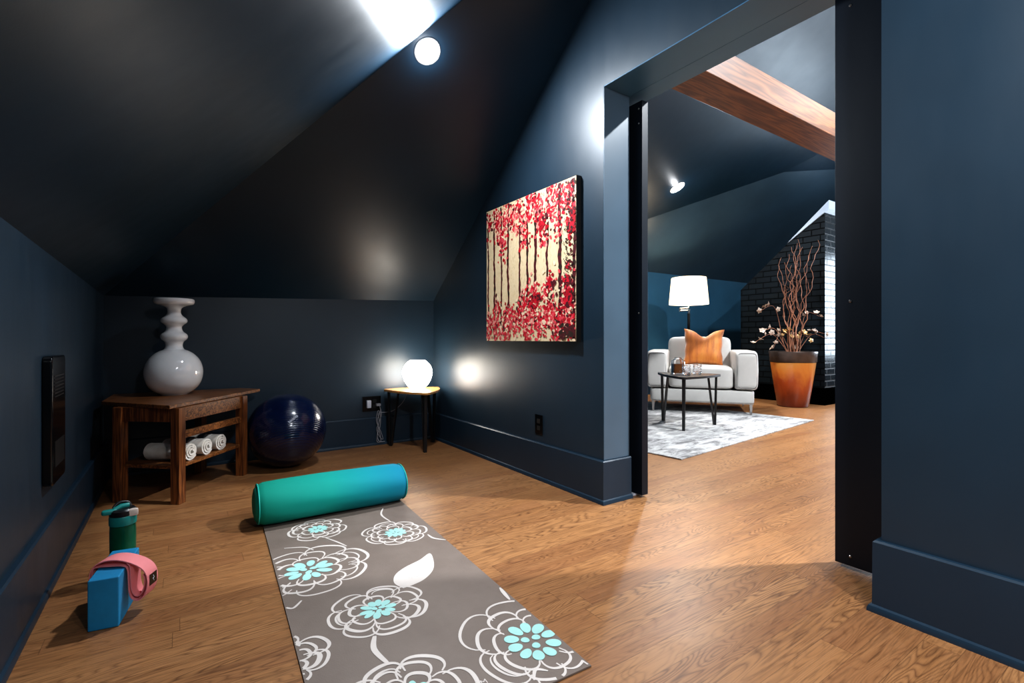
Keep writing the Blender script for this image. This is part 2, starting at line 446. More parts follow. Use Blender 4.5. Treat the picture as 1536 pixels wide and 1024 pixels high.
# far room, out of view
downlight((4.0,-.2,3.86), (.14,0,-1), 'recessed light in the far room high ceiling nearer the door', 380, color=(.90,.95,1))
downlight((7.2,.6,4.33), (.14,0,-1), 'recessed light in the far room high ceiling nearer the window', 180, color=(.90,.95,1))

# ------------------------------------------------------------------ yoga mat
MO = Vector((.892,.945,0)); MA = R(2.8)
MM = Matrix.Translation(MO) @ Matrix.Rotation(-MA,4,'Z')
MW, ML, MT = .652, 1.60, .005
def mat_mat():
    m = NT('taupe_mat'); co = m.coord()
    w1 = m.n('ShaderNodeTexVoronoi'); m.l(co, w1.inputs['Vector']); w1.inputs['Scale'].default_value = 260
    n1 = m.noise(co, 6, 4, .6)
    m.l(m.ramp(n1, [(.3,(.148,.112,.092,1)),(.7,(.182,.142,.118,1))]), m.p.inputs['Base Color'])
    m.set(Roughness=.62); m.bump(w1.outputs['Distance'], .35, .001); return m.mat
M['mat'] = mat_mat()
M['matwhite'] = simple('mat_print_white', (.60,.54,.50,1), .6, var=.06)
M['mataqua'] = simple('mat_print_aqua', (.33,.60,.56,1), .6, var=.06)
M['matdark'] = simple('mat_underside', (.03,.025,.025,1), .7)
mm = MB()
mm.box(-MW,0,0,ML,.0012,MT,0); mm.box(-MW,0,0,ML,0.0002,.0012,3)
rnd = random.Random(4)
def inside(p): return -MW+.001 < p[0] < -.001 and .001 < p[1] < ML-.001
ZK = [0]
def ribbon(pts, w0, w1=None, z=MT+.0003, mi=1):
    """calligraphic stroke; pieces outside the mat are dropped"""
    w1 = w0 if w1 is None else w1; n = len(pts); ZK[0] += 1; z += ZK[0]*3e-6
    L_, R_ = [], []
    for i,p in enumerate(pts):
        a = Vector(pts[max(i-1,0)][:2]); b = Vector(pts[min(i+1,n-1)][:2]); d = (b-a).normalized(); q = Vector((-d.y,d.x))
        t = i/(n-1); w = w0+(w1-w0)*math.sin(PI*t); p = Vector(p[:2])
        L_.append(p+q*w/2); R_.append(p-q*w/2)
    for i in range(n-1):
        if all(inside(q) for q in (L_[i],R_[i],L_[i+1],R_[i+1])):
            mm.add([(*L_[i],z),(*R_[i],z),(*R_[i+1],z),(*L_[i+1],z)], [(0,1,2,3)], mi)
def blob(c, a, b, rot, z=MT+.0006, mi=2, n=18):
    pts = []; ZK[0] += 1; z += ZK[0]*3e-6+.0003*(mi == 2)
    for k in range(n):
        t = 2*PI*k/n; x = a*math.cos(t); y = b*math.sin(t)*(1+.12*math.cos(t))
        pts.append((c[0]+x*math.cos(rot)-y*math.sin(rot), c[1]+x*math.sin(rot)+y*math.cos(rot)))
    pts = [(min(-.001,max(-MW+.001,x)), min(ML-.001,max(.001,y))) for x,y in pts]
    mm.add([(x,y,z) for x,y in pts], [tuple(range(n))], mi)
def flower(cx, cy, rx, ry, seed, tilt=0, cr=.27, rings=((.26,.56,6),(.50,.80,7),(.68,1.0,7)), lw=.0045):
    q = random.Random(seed)
    def tp(a, r):
        x = rx*r*math.cos(a); y = ry*r*math.sin(a)
        return (cx+x*math.cos(tilt)-y*math.sin(tilt), cy+x*math.sin(tilt)+y*math.cos(tilt))
    for ri,(rb,ro,n) in enumerate(rings):
        off = q.random()*6
        for i in range(n):
            a = off+2*PI*i/n+q.uniform(-.12,.12); d = PI/n*q.uniform(1.0,1.14); oo = ro*q.uniform(.92,1.06); bb = rb*q.uniform(.9,1.05)
            pts = []
            for k in range(23):
                f = -1+2*k/22
                pts.append(tp(a+d*math.copysign(abs(f)**.8,f), bb+(oo-bb)*max(0,1-abs(f)**2.6)**.62))
            ribbon(pts, lw*.8, lw*q.uniform(1.5,2.5))
            if ri == 2 and q.random() < .28:        # doubled contour inside a petal
                pts2 = [tp(a+d*.72*f, bb+(oo*.86-bb)*max(0,1-abs(f)**2.4)**.6) for f in [-1+2*k/16 for k in range(17)]]
                ribbon(pts2, lw*.6, lw*1.3)
    n = 10
    for i in range(3): blob(tp(i*2.1+.4, cr*.26), rx*.07, ry*.055, i*2.1)
    for i in range(n):
        a = 2*PI*i/n+q.uniform(-.08,.08); r = cr*.76
        blob(tp(a, r), rx*.125*q.uniform(.85,1.15), ry*.072*q.uniform(.9,1.15), a+tilt)
flower(-.446,1.345,.125,.125,3, cr=.30)
flower(-.160,1.125,.140,.135,8, cr=.30)
flower(-.545,.950,.215,.200,5, cr=.36, rings=((.34,.56,6),(.50,.78,8),(.72,1.0,7)), lw=.0052)
flower(-.400,.555,.160,.150,11, cr=.32, lw=.0052)
flower(-.075,.165,.185,.215,14, cr=.40, rings=((.42,.60,6),(.55,.80,7),(.74,1.02,6)), lw=.0052)
flower(-.440,.130,.155,.160,21, cr=.32, lw=.0055)
flower(-.700,.430,.135,.125,25, cr=.2, lw=.0060)
for pts,w0,w1 in (
    (((-.116,1.46),(-.150,1.37),(-.139,1.262)), .004,.009),
    (((-.435,1.225),(-.40,1.15),(-.377,1.09)), .004,.008),
    (((-.047,1.03),(-.04,.98),(-.003,.935)), .004,.010),
    (((-.450,.42),(-.468,.36),(-.454,.285)), .010,.016),
    (((-.006,.47),(-.012,.43),(-.017,.385)), .004,.014),
    (((-.16,.03),(-.135,.06),(-.11,.04)), .004,.010),
    (((-.652,.72),(-.63,.70),(-.60,.735)), .005,.009),
    (((-.60,1.20),(-.53,1.17),(-.50,1.12)), .004,.007)):
    ribbon([tuple(p) for p in poly_arc([(x,y,0) for x,y in pts], 8)], w0, w1)
lf = [(-.290,.640),(-.305,.690),(-.285,.745),(-.235,.785),(-.165,.815),(-.110,.850),(-.120,.785),(-.150,.715),(-.200,.665),(-.250,.645)]
lp = poly_arc([(x,y,0) for x,y in lf+[lf[0]]], 5)[:-1]
mm.add([(p.x,p.y,MT+.0003) for p in lp], [tuple(range(len(lp)))], 1)
for k in range(26):
    t = rnd.random(); s_ = rnd.uniform(-.5,.5); x = -.25+.10*t-.03*s_; y = .69+.08*t+.03*s_
    blob((x,y), .0012, .0009, 0, MT+.0005, 0, 6)
def text_geo(body, size, extrude=0):
    cu = bpy.data.curves.new('txt','FONT'); cu.body = body; cu.size = size; cu.resolution_u = 3; cu.extrude = extrude
    o = bpy.data.objects.new('txt', cu); col.objects.link(o)
    dg = bpy.context.evaluated_depsgraph_get(); me = bpy.data.meshes.new_from_object(o.evaluated_get(dg))
    v = [tuple(p.co) for p in me.vertices]; f = [tuple(p.vertices) for p in me.polygons]
    bpy.data.objects.remove(o); bpy.data.curves.remove(cu); bpy.data.meshes.remove(me)
    return v, f
tv, tf = text_geo('GAIAM', .024)
mm.add([(p[0]-.335, p[1]+.083, MT+.0005) for p in tv], tf, 1)
mo = mm.build('yoga_mat', [M['mat'],M['matwhite'],M['mataqua'],M['matdark']], smooth=0)
mo.matrix_world = MM
tag(mo, 'taupe yoga mat printed with white outlined flowers lying on the oak floor', 'yoga mat')

# ------------------------------------------------------------------ bolster
def bolster():
    m = NT('teal_fabric'); co = m.coord(); sep = m.n('ShaderNodeSeparateXYZ'); m.l(co, sep.inputs[0])
    g = m.math('ADD', m.math('MULTIPLY', sep.outputs[0], 1.35), .5)
    c = m.ramp(g, [(.0,(.001,.24,.16,1)),(.45,(.001,.29,.24,1)),(.75,(.001,.24,.30,1)),(1,(.001,.17,.30,1))])
    nz = m.noise(co, 9, 3, .5)
    m.l(m.mix(m.math('MULTIPLY', nz, .25), c, (.002,.17,.18,1)), m.p.inputs['Base Color'])
    wv = m.noise(m.mapping(co,(500,500,500)), 1, 1, .5)
    fold = m.noise(m.mapping(co,(3,9,9)), 1.5, 2, .5)
    m.set(Roughness=.8, Specular_IOR_Level=.3)
    m.bump(m.math('ADD', m.math('MULTIPLY', wv, .25), fold), .25, .004); return m.mat
M['teal'] = bolster()
M['tealseam'] = simple('teal_piping', (.02,.40,.34,1), .6)
bl = empty('bolster', (.635,2.515,.005), R(-1.5), 'turquoise cylindrical yoga bolster lying across the far end of the mat', 'bolster')
a = MB(); n = 40; L = .355
prof = [(0,-L),(.045,-L-.004),(.075,-L+.002),(.092,-L+.016),(.101,-L+.04)] + [(.104,-L+.1+.07*i) for i in range(8)] + [(.101,L-.04),(.092,L-.016),(.075,L-.002),(.045,L+.004),(0,L)]
def rf(an, z): return 1+.012*math.sin(3*an+z*9)+.008*math.sin(7*an-z*14)
Mx = Matrix.Translation((0,0,.0945)) @ Matrix.Diagonal((1,1.14,.93,1)) @ Matrix.Rotation(PI/2,4,'Y')
a.lathe(prof, 56, M=Mx, rfun=rf)
bo_ = a.build('cushion_body', M['teal'], bl, smooth=60)
for sx in (-1,1):
    a = MB(); rr = .0945
    pts = [(sx*(L-.014), 1.14*rr*math.cos(t), .0945+.93*rr*math.sin(t)) for t in [2*PI*k/48 for k in range(49)]]
    a.tube(pts, .0028, 6); a.build('piping', M['tealseam'], bl)

# ------------------------------------------------------------------ foam block, strap
M['foam'] = simple('blue_foam', (.008,.215,.42,1), .62, var=.14, vs=9, bump=.12, bs=150)
BLK = Matrix.Translation((-.170,1.990,0)) @ Matrix.Rotation(R(-9),4,'Z')
a = MB(); a.box(-.0375,.0375,-.115,.115,.0,.150)
o = a.build('yoga_block', M['foam'], smooth=0, bevel=.004, seg=3); o.matrix_world = BLK
tag(o, 'blue foam yoga block standing on its long edge under a pink strap', 'yoga block')
M['pink'] = simple('pink_webbing', (.80,.25,.26,1), .7, var=.05, bump=.3, bs=300)
st = empty('yoga_strap', (-.167,1.975,0), R(-27), 'pink yoga strap looped over the blue foam block', 'yoga strap')
def band(path, th, y0, y1, name, mat, parent, tw=0):
    P = poly_arc([(x,0,z) for x,z in path], 5); n = len(P); v = []; f = []
    for i,p in enumerate(P):
        d = (P[min(i+1,n-1)]-P[max(i-1,0)]).normalized(); q = Vector((-d.z,0,d.x))*th/2
        sk = tw*p.x
        for s_,yy in ((1,y0),(1,y1),(-1,y1),(-1,y0)): v.append((p.x+q.x*s_, yy+sk, p.z+q.z*s_))
    for i in range(n-1):
        for k in range(4): f.append((4*i+k,4*i+(k+1)%4,4*i+4+(k+1)%4,4*i+4+k))
    f += [(0,1,2,3),(4*n-4,4*n-3,4*n-2,4*n-1)]
    mb = MB(); mb.add(v,f); return mb.build(name, mat, parent, smooth=40, bevel=.0006)
loop = [(-.052,.035),(-.053,.10),(-.050,.145),(-.036,.1545),(0,.156),(.036,.1545),(.049,.142),(.052,.10),(.054,.072),(.062,.052),(.078,.046),(.094,.056),(.103,.078),(.106,.102),(.101,.126),(.086,.146),(.056,.163),(.020,.173),(-.015,.172),(-.045,.158),(-.058,.130),(-.060,.080),(-.062,.030)]
band(loop, .0034, -.027, .027, 'webbing', M['pink'], st)
inner = [(.046,.1615),(.0545,.150),(.0565,.112),(.059,.080),(.067,.062),(.079,.058),(.089,.068),(.0955,.090),(.097,.110),(.092,.124)]
band(inner, .003, -.025, .025, 'inner_fold', M['pink'], st)
a = MB(); a.box(-.0006,.0006,-.018,.018,-.017,.017, M=Matrix.Translation((.1085,0,.102))@Matrix.Rotation(R(0),4,'Y')); lab = a.build('strap_label', M['black'], st, smooth=0)
a = MB(); a.tube([(.1095,.002,.094),(.1095,-.003,.101),(.1095,.003,.104),(.1095,-.001,.111)], .0012, 6); a.build('label_mark', M['whiteplastic'], lab)

# ------------------------------------------------------------------ water bottle
bt = empty('water_bottle', (-.170,2.245,0), R(10), 'green translucent water bottle with teal flip lid behind the blue block', 'water bottle')
m = NT('green_tritan'); n1 = m.noise(m.coord(), 4, 2, .5)
m.l(m.ramp(n1, [(.3,(.01,.16,.08,1)),(.7,(.015,.22,.12,1))]), m.p.inputs['Base Color']); m.set(Roughness=.06, Transmission_Weight=.55, IOR=1.3, Specular_IOR_Level=.5); M['green'] = m.mat
M['tealpl'] = simple('teal_plastic', (.01,.22,.20,1), .35)
M['cream'] = simple('cream_plastic', (.62,.52,.45,1), .4)
a = MB(); a.lathe([(0,0),(.040,0),(.044,.006),(.045,.03),(.0445,.10),(.045,.17),(.0435,.198),(.041,.199),(.0425,.16),(.042,.10),(.042,.02),(.038,.008),(0,.008)], 40); a.build('bottle_body', M['green'], bt, smooth=50)
a = MB(); a.lathe([(0,.196),(.046,.196),(.047,.20),(.047,.224),(.045,.228),(0,.228)], 40); a.build('collar', M['tealpl'], bt)
a = MB(); a.lathe([(0,.229),(.045,.229),(.046,.233),(.045,.246),(.038,.252),(0,.253)], 40); a.build('lid', M['blackmetal'], bt)
a = MB(); a.superbox((-.045,-.008,.247), (.026,.013,.009), .5, 10); a.tube([(-.03,-.006,.249),(-.005,.0,.258),(.02,.006,.256)], .010, 10); a.build('spout', M['tealpl'], bt, smooth=60)
a = MB(); a.superbox((.030,-.034,.238), (.018,.009,.013), .4, 8); a.build('lid_button', M['cream'], bt, smooth=60)
a = MB(); a.tube(poly_arc([(.03,.02,.246),(.02,.03,.262),(-.01,.028,.266),(-.03,.02,.252)],5), .006, 8); a.build('carry_loop', M['blackmetal'], bt, smooth=60)

for ch_ in [o for o in bpy.data.objects if o.parent == bt]: ch_.scale = (.86,.86,1.0)
# ------------------------------------------------------------------ corner table
TT = .52
ct = empty('corner_table', (-.023,3.079,0), 0, 'dark rustic wooden table with open shelf standing in the back left corner', 'table')
def inv(p): return (p[0]+.023, p[1]-3.079)
top = [inv(p) for p in ((-.045,3.046),(.452,3.722),(.342,3.868),(-.340,3.868),(-.354,3.455))]
a = MB(); a.prism(top, TT-.020, TT); a.build('tabletop', M['tablewood'], ct, smooth=0, bevel=.003)
u = Vector((.614,.789)); v_ = Vector((-.789,.614))
def legbox(name, p, s=.024, z0=0, z1=TT-.021):
    a = MB(); q = Vector(p)
    pts = [inv(q+u*i*s+v_*j*s) for i,j in ((-1,-1),(1,-1),(1,1),(-1,1))]
    a.prism(pts, z0, z1); return a.build(name, M['legwood'], ct, smooth=0, bevel=.002)
F = Vector((-.008,3.098)); RR = Vector((.322,3.522)); LL = Vector((-.262,3.310)); B1 = Vector((.11,3.74)); B2 = Vector((-.30,3.80))
for p in (F,RR,LL,B1,B2): legbox('leg', p)
def rail(name, p, q, z0, z1, th=.011, mat='legwood'):
    d = (q-p).normalized(); nrm = Vector((-d.y,d.x))*th; a = MB()
    p = p+d*.022; q = q-d*.022
    a.prism([inv(p-nrm),inv(q-nrm),inv(q+nrm),inv(p+nrm)], z0, z1); return a.build(name, M[mat], ct, smooth=0, bevel=.0015)
rail('apron', F, RR, .425, TT-.021, mat='tablewood')
rail('rail', F, RR, .335, .372, mat='tablewood')
rail('apron', F, LL, .425, TT-.021)
rail('apron', LL, B2, .425, TT-.021)
a = MB(); a.prism([inv(p) for p in (F-u*.012-v_*.002, RR+u*.01-v_*.002, B1+u*.0, Vector((-.02,3.80)), LL+v_*.0)], .180, .198)
a.build('shelf', M['tablewood'], ct, smooth=0, bevel=.002)

# towels
def towel_mat():
    m = NT('cotton_towel'); co = m.coord()
    n1 = m.noise(co, 300, 2, .6); n2 = m.noise(co, 14, 3, .6)
    m.l(m.ramp(n2, [(.3,(.56,.50,.43,1)),(.7,(.78,.74,.68,1))]), m.p.inputs['Base Color']); m.set(Roughness=.95, Sheen_Weight=.3)
    m.bump(m.math('ADD', m.math('MULTIPLY', n1, .5), n2), .7, .004); return m.mat
M['towel'] = towel_mat()
M['stripe'] = simple('towel_grey_band', (.10,.10,.115,1), .95, bump=.6, bs=200)
def towel(seed):
    q = random.Random(seed); a = MB(); turns = 3.0; n = 84; L = .235
    inner_, outer_ = [], []
    for i in range(n):
        t = i/(n-1); an = -.6+turns*2*PI*t; r = .008+.040*t
        wob = 1+.05*math.sin(an*2+seed)
        inner_.append(((r-.0048)*math.cos(an)*wob, (r-.0048)*math.sin(an)*.95)); outer_.append(((r+.0052)*math.cos(an)*wob, (r+.0052)*math.sin(an)*.95))
    ys = [L*k/10 for k in range(11)]
    v = []
    for yi,yy in enumerate(ys):
        for i in range(n):
            e = q.uniform(-.002,.002) if yi in (0,10) else q.uniform(-.0006,.0006)
            yo = yy+ (i/n-.5)*.012*(1 if yi == 0 else 0)
            v.append((inner_[i][0]+e, yo, inner_[i][1]+e))
        for i in range(n):
            e = q.uniform(-.0008,.0008)
            yo = yy+ (i/n-.5)*.012*(1 if yi == 0 else 0)
            v.append((outer_[i][0]+e, yo, outer_[i][1]+e))
    f = []; mi = []
    W2 = 2*n
    for yi in range(10):
        for i in range(n-1):
            f.append((yi*W2+i, yi*W2+i+1, (yi+1)*W2+i+1, (yi+1)*W2+i))
            f.append((yi*W2+n+i, (yi+1)*W2+n+i, (yi+1)*W2+n+i+1, yi*W2+n+i+1))
        f.append((yi*W2+n-1,(yi+1)*W2+n-1,(yi+1)*W2+W2-1,yi*W2+W2-1)); f.append((yi*W2,yi*W2+n,(yi+1)*W2+n,(yi+1)*W2))
    for yi in (0,10):
        for i in range(n-1): f.append((yi*W2+i, yi*W2+n+i, yi*W2+n+i+1, yi*W2+i+1))
    a.add(v, f)
    return a
for k,(x,y,lb) in enumerate(((.052,3.190,'rolled white towel on the table shelf nearest the front leg'),(.132,3.293,'rolled white towel in the middle of the three on the shelf'),(.207,3.389,'rolled white towel on the shelf farthest right beside the ball'))):
    tw = towel(k+2); e = tw.build('rolled_towel', M['towel'], smooth=60)
    e.matrix_world = Matrix.Translation((x,y,.2475)) @ Matrix.Rotation(math.atan2(.789,.614)+ (0,.05,-.04)[k],4,'Z')
    tag(e, lb, 'towel', 'rolled towels on the table shelf')
    if k > 0:
        b = MB(); b.lathe([(.0495,0),(.0535,0),(.0535,.035),(.0495,.035)], 40, closed=True, M=Matrix.Translation((0,.09,0))@Matrix.Rotation(-PI/2,4,'X')@Matrix.Diagonal((1,.97,1,1))); b.build('woven_band', M['stripe'], e)

# ------------------------------------------------------------------ vase
m = NT('white_glass'); n1 = m.noise(m.coord(), 3, 2, .5)
m.l(m.ramp(n1, [(.3,(.80,.80,.81,1)),(.7,(.84,.84,.85,1))]), m.p.inputs['Base Color']); m.set(Roughness=.06, Coat_Weight=1.0, Coat_Roughness=.02, Subsurface_Weight=.0); M['vase'] = m.mat
S = 3.0/734/2.845
pr = [(0,485),(52,486),(60,484),(85,470),(108,448),(121,420),(125,390),(120,362),(106,335),(82,312),(60,300),(44,294),(38,284),(37,274),(42,262),(54,252),(59,240),(54,229),(40,219),(34,208),(34,198),(44,188),(54,181),(57,172),(52,162),(38,152),(30,142),(29,130),(34,118),(52,110),(78,104),(86,97),(88,88),(86,81),(80,79),(60,83),(40,96),(0,100)]
a = MB()
pp = poly_arc([(r*S, 0, TT+.0005+(486-y)*S) for r,y in pr], 4)
a.lathe([(max(p.x*.85,0), p.z) for p in pp], 64, M=Matrix.Translation((0,0,-TT)))
o = a.build('vase', M['vase'], smooth=60); o.location = (-.030,3.64,TT)
tag(o, 'large glossy white vase with ribbed stacked neck and round belly on wooden table', 'vase')

# ------------------------------------------------------------------ exercise ball
def ballm():
    m = NT('blue_ball'); co = m.coord()
    v = m.mapping(co, (1,1,1), rot=(R(38),0,R(20)))
    sep = m.n('ShaderNodeSeparateXYZ'); m.l(v, sep.inputs[0])
    g = m.math('SINE', m.math('MULTIPLY', sep.outputs[2], 260))
    n1 = m.noise(co, 7, 3, .6)
    m.l(m.ramp(n1, [(.3,(.001,.005,.030,1)),(.7,(.001,.010,.050,1))]), m.p.inputs['Base Color'])
    m.set(Roughness=.2, Coat_Weight=.5, Coat_Roughness=.12); m.bump(m.math('POWER', m.math('ABSOLUTE', g), 6), .7, .002); return m.mat
M['ball'] = ballm(); BR = .247
a = MB(); a.superbox((0,0,BR-.005),(BR,BR,BR-.004), 1.0, 40)
ball = a.build('exercise_ball', M['ball'], smooth=60); ball.location = (.600,3.590,.003)
tag(ball, 'large glossy dark blue exercise ball on the floor beside the wooden table', 'exercise ball')
tv, tf = text_geo('bintiva', .027, .0)
d = Vector((.02-.575, 0.0-3.585, .30)).normalized()      # facing the middle of the room
d = Vector((-.02,-.93,.33)).normalized()
rt = Vector((0,0,1)).cross(-d).normalized()*-1
rt = (-d).cross(Vector((0,0,1))).normalized(); upv = rt.cross(-d).normalized()
a = MB(); an = R(38); cx = sum(p[0] for p in tv)/len(tv)
vv = []
for p in tv:
    x,y = p[0]-cx+.02, p[1]+.01
    X = x*math.cos(an)-y*math.sin(an); Y = x*math.sin(an)+y*math.cos(an)
    q = (d*BR+rt*X+upv*Y).normalized()*(BR+.0006); vv.append(q+Vector((0,0,BR-.005)))
a.add(vv, tf); a.build('printed_word', M['whiteplastic'], ball, smooth=0)

# ------------------------------------------------------------------ side table with globe lamp
def tri_top(pts, r, n=10, bulge=.0):
    """rounded triangle outline with gently bowed sides"""
    C = sum((Vector(p) for p in pts), Vector((0,0)))/3; out = []
    k = len(pts)
    for i in range(k):
        p = Vector(pts[i]); a = Vector(pts[i-1]); b = Vector(pts[(i+1)%k])
        d1 = (p-a).normalized(); d2 = (b-p).normalized()
        n1 = Vector((d1.y,-d1.x)); n2 = Vector((d2.y,-d2.x))
        a1 = math.atan2(n1.y,n1.x); a2 = math.atan2(n2.y,n2.x)
        while a2 < a1: a2 += 2*PI
        for j in range(n+1):
            t = a1+(a2-a1)*j/n; out.append(p+Vector((math.cos(t),math.sin(t)))*r)
        for j in range(1,8):
            t = j/8; q1 = p+n2*r; q2 = b+n2*r
            out.append(q1.lerp(q2,t)+n2*bulge*4*t*(1-t))
    return [tuple(p) for p in out]
def hairpin_table(name, corners, h, topmat, legmat, label, th, ov=.035, r=.009, fr=.012):
    C = sum((Vector(c) for c in corners), Vector((0,0)))/3
    e = empty(name, (C.x,C.y,0), 0, label, 'table')
    rel = [Vector(c)-C for c in corners]
    a = MB(); a.prism(tri_top([tuple(p*1.0) for p in rel], ov, bulge=.03), h-th, h); a.build('tabletop', topmat, e, smooth=0, bevel=.003)
    for i,p in enumerate(rel):
        out = p.normalized(); foot = p-out*.012; zt_ = h-th-.001
        a = MB(); wd_ = fr
        for top_ in (p+out*.004, p-out*.078):
            fo = foot+out*(.004 if top_ == p+out*.004 else -.006)
            tg = Vector((-out.y,out.x))*wd_; o2 = out*.006
            v = [(*(fo+s1*o2+s2*tg),.0) for s1,s2 in ((-1,-1),(1,-1),(1,1),(-1,1))]+[(*(top_+s1*o2+s2*tg),zt_) for s1,s2 in ((-1,-1),(1,-1),(1,1),(-1,1))]
            a.add(v,[(3,2,1,0),(4,5,6,7),(0,1,5,4),(1,2,6,5),(2,3,7,6),(3,0,4,7)])
        pa, pb = p+out*.01, p-out*.085
        tg = Vector((-out.y,out.x))*wd_
        a.prism([tuple(pa-tg),tuple(pa+tg),tuple(pb+tg),tuple(pb-tg)], zt_-.006, zt_)
        a.build('leg', legmat, e, smooth=0, bevel=.001)
    return e
def ccw(pts):
    A = sum(pts[i-1][0]*pts[i][1]-pts[i][0]*pts[i-1][1] for i in range(len(pts)))
    return pts if A > 0 else pts[::-1]
hairpin_table('side_table', ccw([(1.535,3.425),(1.395,3.815),(1.755,3.745)]), .457, M['honey'], M['blackmetal'], 'small honey wood side table with black metal legs under the globe lamp', .018, .042)

gm = NT('pleated_glowing_glass'); co = gm.coord(); sep = gm.n('ShaderNodeSeparateXYZ'); gm.l(co, sep.inputs[0])
zz = sep.outputs[2]
gc = gm.ramp(gm.math('MULTIPLY', zz, 4), [(.0,(1,.94,.84,1)),(.35,(1,.96,.90,1)),(.75,(1,.90,.76,1)),(1,(1,.94,.86,1))])
gm.l(gc, gm.p.inputs['Emission Color']); lwt = gm.n('ShaderNodeLayerWeight'); 
gm.set(Base_Color=(.9,.85,.8,1), Emission_Strength=18.0, Roughness=.3); gm.bump(gm.math('SINE', gm.math('MULTIPLY', zz, 520)), .5, .002)
M['globe'] = gm.mat
gl = empty('globe_lamp', (1.578,3.68,.4575), 0, 'glowing round frosted glass table lamp on the small side table', 'lamp')
a = MB(); gp = [(0,.004),(.052,.004),(.062,.012),(.086,.040),(.105,.074),(.116,.108),(.119,.135),(.113,.166),(.097,.197),(.072,.221),(.058,.230),(.054,.227),(.0,.221)]
pp = poly_arc([(r,0,z) for r,z in gp], 3)
a.lathe([(max(0,p.x),p.z) for p in pp], 48); a.build('lamp_shade', M['globe'], gl, smooth=60)
a = MB(); a.lathe([(0,0),(.048,0),(.048,.004),(0,.004)], 32); a.build('base', M['whiteplastic'], gl)
M['cord'] = simple('grey_cord', (.32,.31,.33,1), .5)
a = MB()
a.tube(poly_arc([(1.60,3.77,.4585),(1.60,3.868,.462),(1.597,3.878,.44),(1.57,3.875,.40),(1.53,3.878,.33),(1.46,3.878,.275),(1.40,3.88,.262),(1.33,3.885,.258),(1.335,3.885,.20),(1.32,3.885,.10),(1.315,3.88,.033),(1.34,3.86,.034),(1.335,3.87,.10),(1.318,3.88,.20),(1.345,3.885,.27),(1.34,3.885,.315)], 6), .0028, 6)
a.tube(poly_arc([(1.34,3.882,.31),(1.352,3.88,.25),(1.33,3.878,.18),(1.312,3.878,.13),(1.335,3.874,.07),(1.36,3.865,.05),(1.34,3.87,.12),(1.31,3.88,.20),(1.325,3.88,.28),(1.345,3.882,.24),(1.34,3.878,.15),(1.315,3.87,.08),(1.33,3.86,.034),(1.37,3.85,.033)],6), .0026, 6)
co_ = a.build('power_cord', M['cord'], smooth=60); tag(co_, 'grey lamp cord hanging coiled from the wall outlet under the side table', 'cord')

# outlets
def outlet(loc, rz, label, w=.075, gang=1):
    e = empty('electrical_outlet', loc, rz, label, 'outlet')
    a = MB(); a.box(-w*gang/2,w*gang/2,-.005,0,-.06,.06); a.build('face_plate', M['black'], e, smooth=0, bevel=.002)
    for g in range(gang):
        ox = (g-(gang-1)/2)*w*.62
        for dz in (-.021,.021):
            a = MB(); a.box(ox-.016,ox+.016,-.0065,-.005,dz-.014,dz+.014); a.build('socket', M['slot'], e, smooth=0, bevel=.001)
    return e
ou = outlet((1.285,BY,.335), 0, 'black wall outlet with white plug on the back wall', gang=2)
a = MB(); a.box(1.255-.017,1.255+.017,3.885,3.9136,.305,.365); tag(a.build('plug_adapter', M['whiteplastic'], smooth=0, bevel=.003), 'white rectangular plug adapter in the back wall outlet', 'plug')
a = MB(); a.box(1.315,1.35,3.885,3.9125,.315,.335); a.build('plug', M['cord'], co_, smooth=0, bevel=.003)
outlet((WX,2.402,.333), PI/2*-1, 'black wall outlet on the right wall below the painting')

# wall heater
wh = empty('wall_heater', (LX,2.39,.35), 0, 'black narrow wall heater mounted on the left wall', 'heater')
a = MB()
pts = [];  hw, hh, rr = .115, .225, .022
for cx_,cz_,a0 in ((hw-rr,hh-rr,0),(-hw+rr,hh-rr,PI/2),(-hw+rr,-hh+rr,PI),(hw-rr,-hh+rr,3*PI/2)):
    for k in range(7): t = a0+PI/2*k/6; pts.append((cx_+rr*math.cos(t), cz_+rr*math.sin(t)))
a.prism(pts, 0, .028, M=Matrix.Translation((0,0,.225))@Matrix(((0,0,1,0),(1,0,0,0),(0,1,0,0),(0,0,0,1))))
a.build('casing', M['black'], wh, smooth=0, bevel=.006, seg=3)
a = MB()
for k in range(7): a.box(.0282,.0295,-.085,.075,.305+k*.012,.309+k*.012)
a.build('grille', M['blackmetal'], wh, smooth=0)
a = MB(); a.box(.0282,.0296,-.08,.08,.06,.15); a.build('control_panel', M['blackmetal'], wh, smooth=0)

# ------------------------------------------------------------------ painting
pc = empty('painting', (WX,2.494,1.30), 0, 'canvas painting of dark tree trunks with red and pink blossoms on cream', 'painting')
PY0, PY1, PZ0, PZ1 = 2.018-2.494, 2.968-2.494, .843-1.30, 1.758-1.30
m = NT('cream_canvas'); co = m.coord()
n1 = m.noise(m.mapping(co,(1,9,5)), 3, 5, .7); n2 = m.noise(co, 45, 4, .7)
cc = m.ramp(n1, [(.3,(.62,.47,.27,1)),(.55,(.70,.56,.36,1)),(.75,(.50,.36,.20,1))])
cc = m.mix(m.math('MULTIPLY', m.ramp(n2,[(.58,(0,0,0,1)),(.68,(1,1,1,1))]), .4), cc, (.36,.28,.17,1))
m.l(cc, m.p.inputs['Base Color']); m.set(Roughness=.55); m.bump(n2,.3,.001); M['canvas'] = m.mat
PC = [('maroon',(.075,.008,.012)),('crimson',(.36,.003,.014)),('red',(.52,.006,.022)),('rose',(.62,.055,.075)),('blush',(.72,.27,.22)),('ivory',(.76,.58,.40)),('umber',(.03,.014,.010))]
pm = [M['canvas'], M['umber'] if 'umber' in M else simple('canvas_edge', (.006,.006,.006,1), .5)]+[simple('paint_'+n_, (*c_,1), .5, var=.2, vs=30) for n_,c_ in PC]
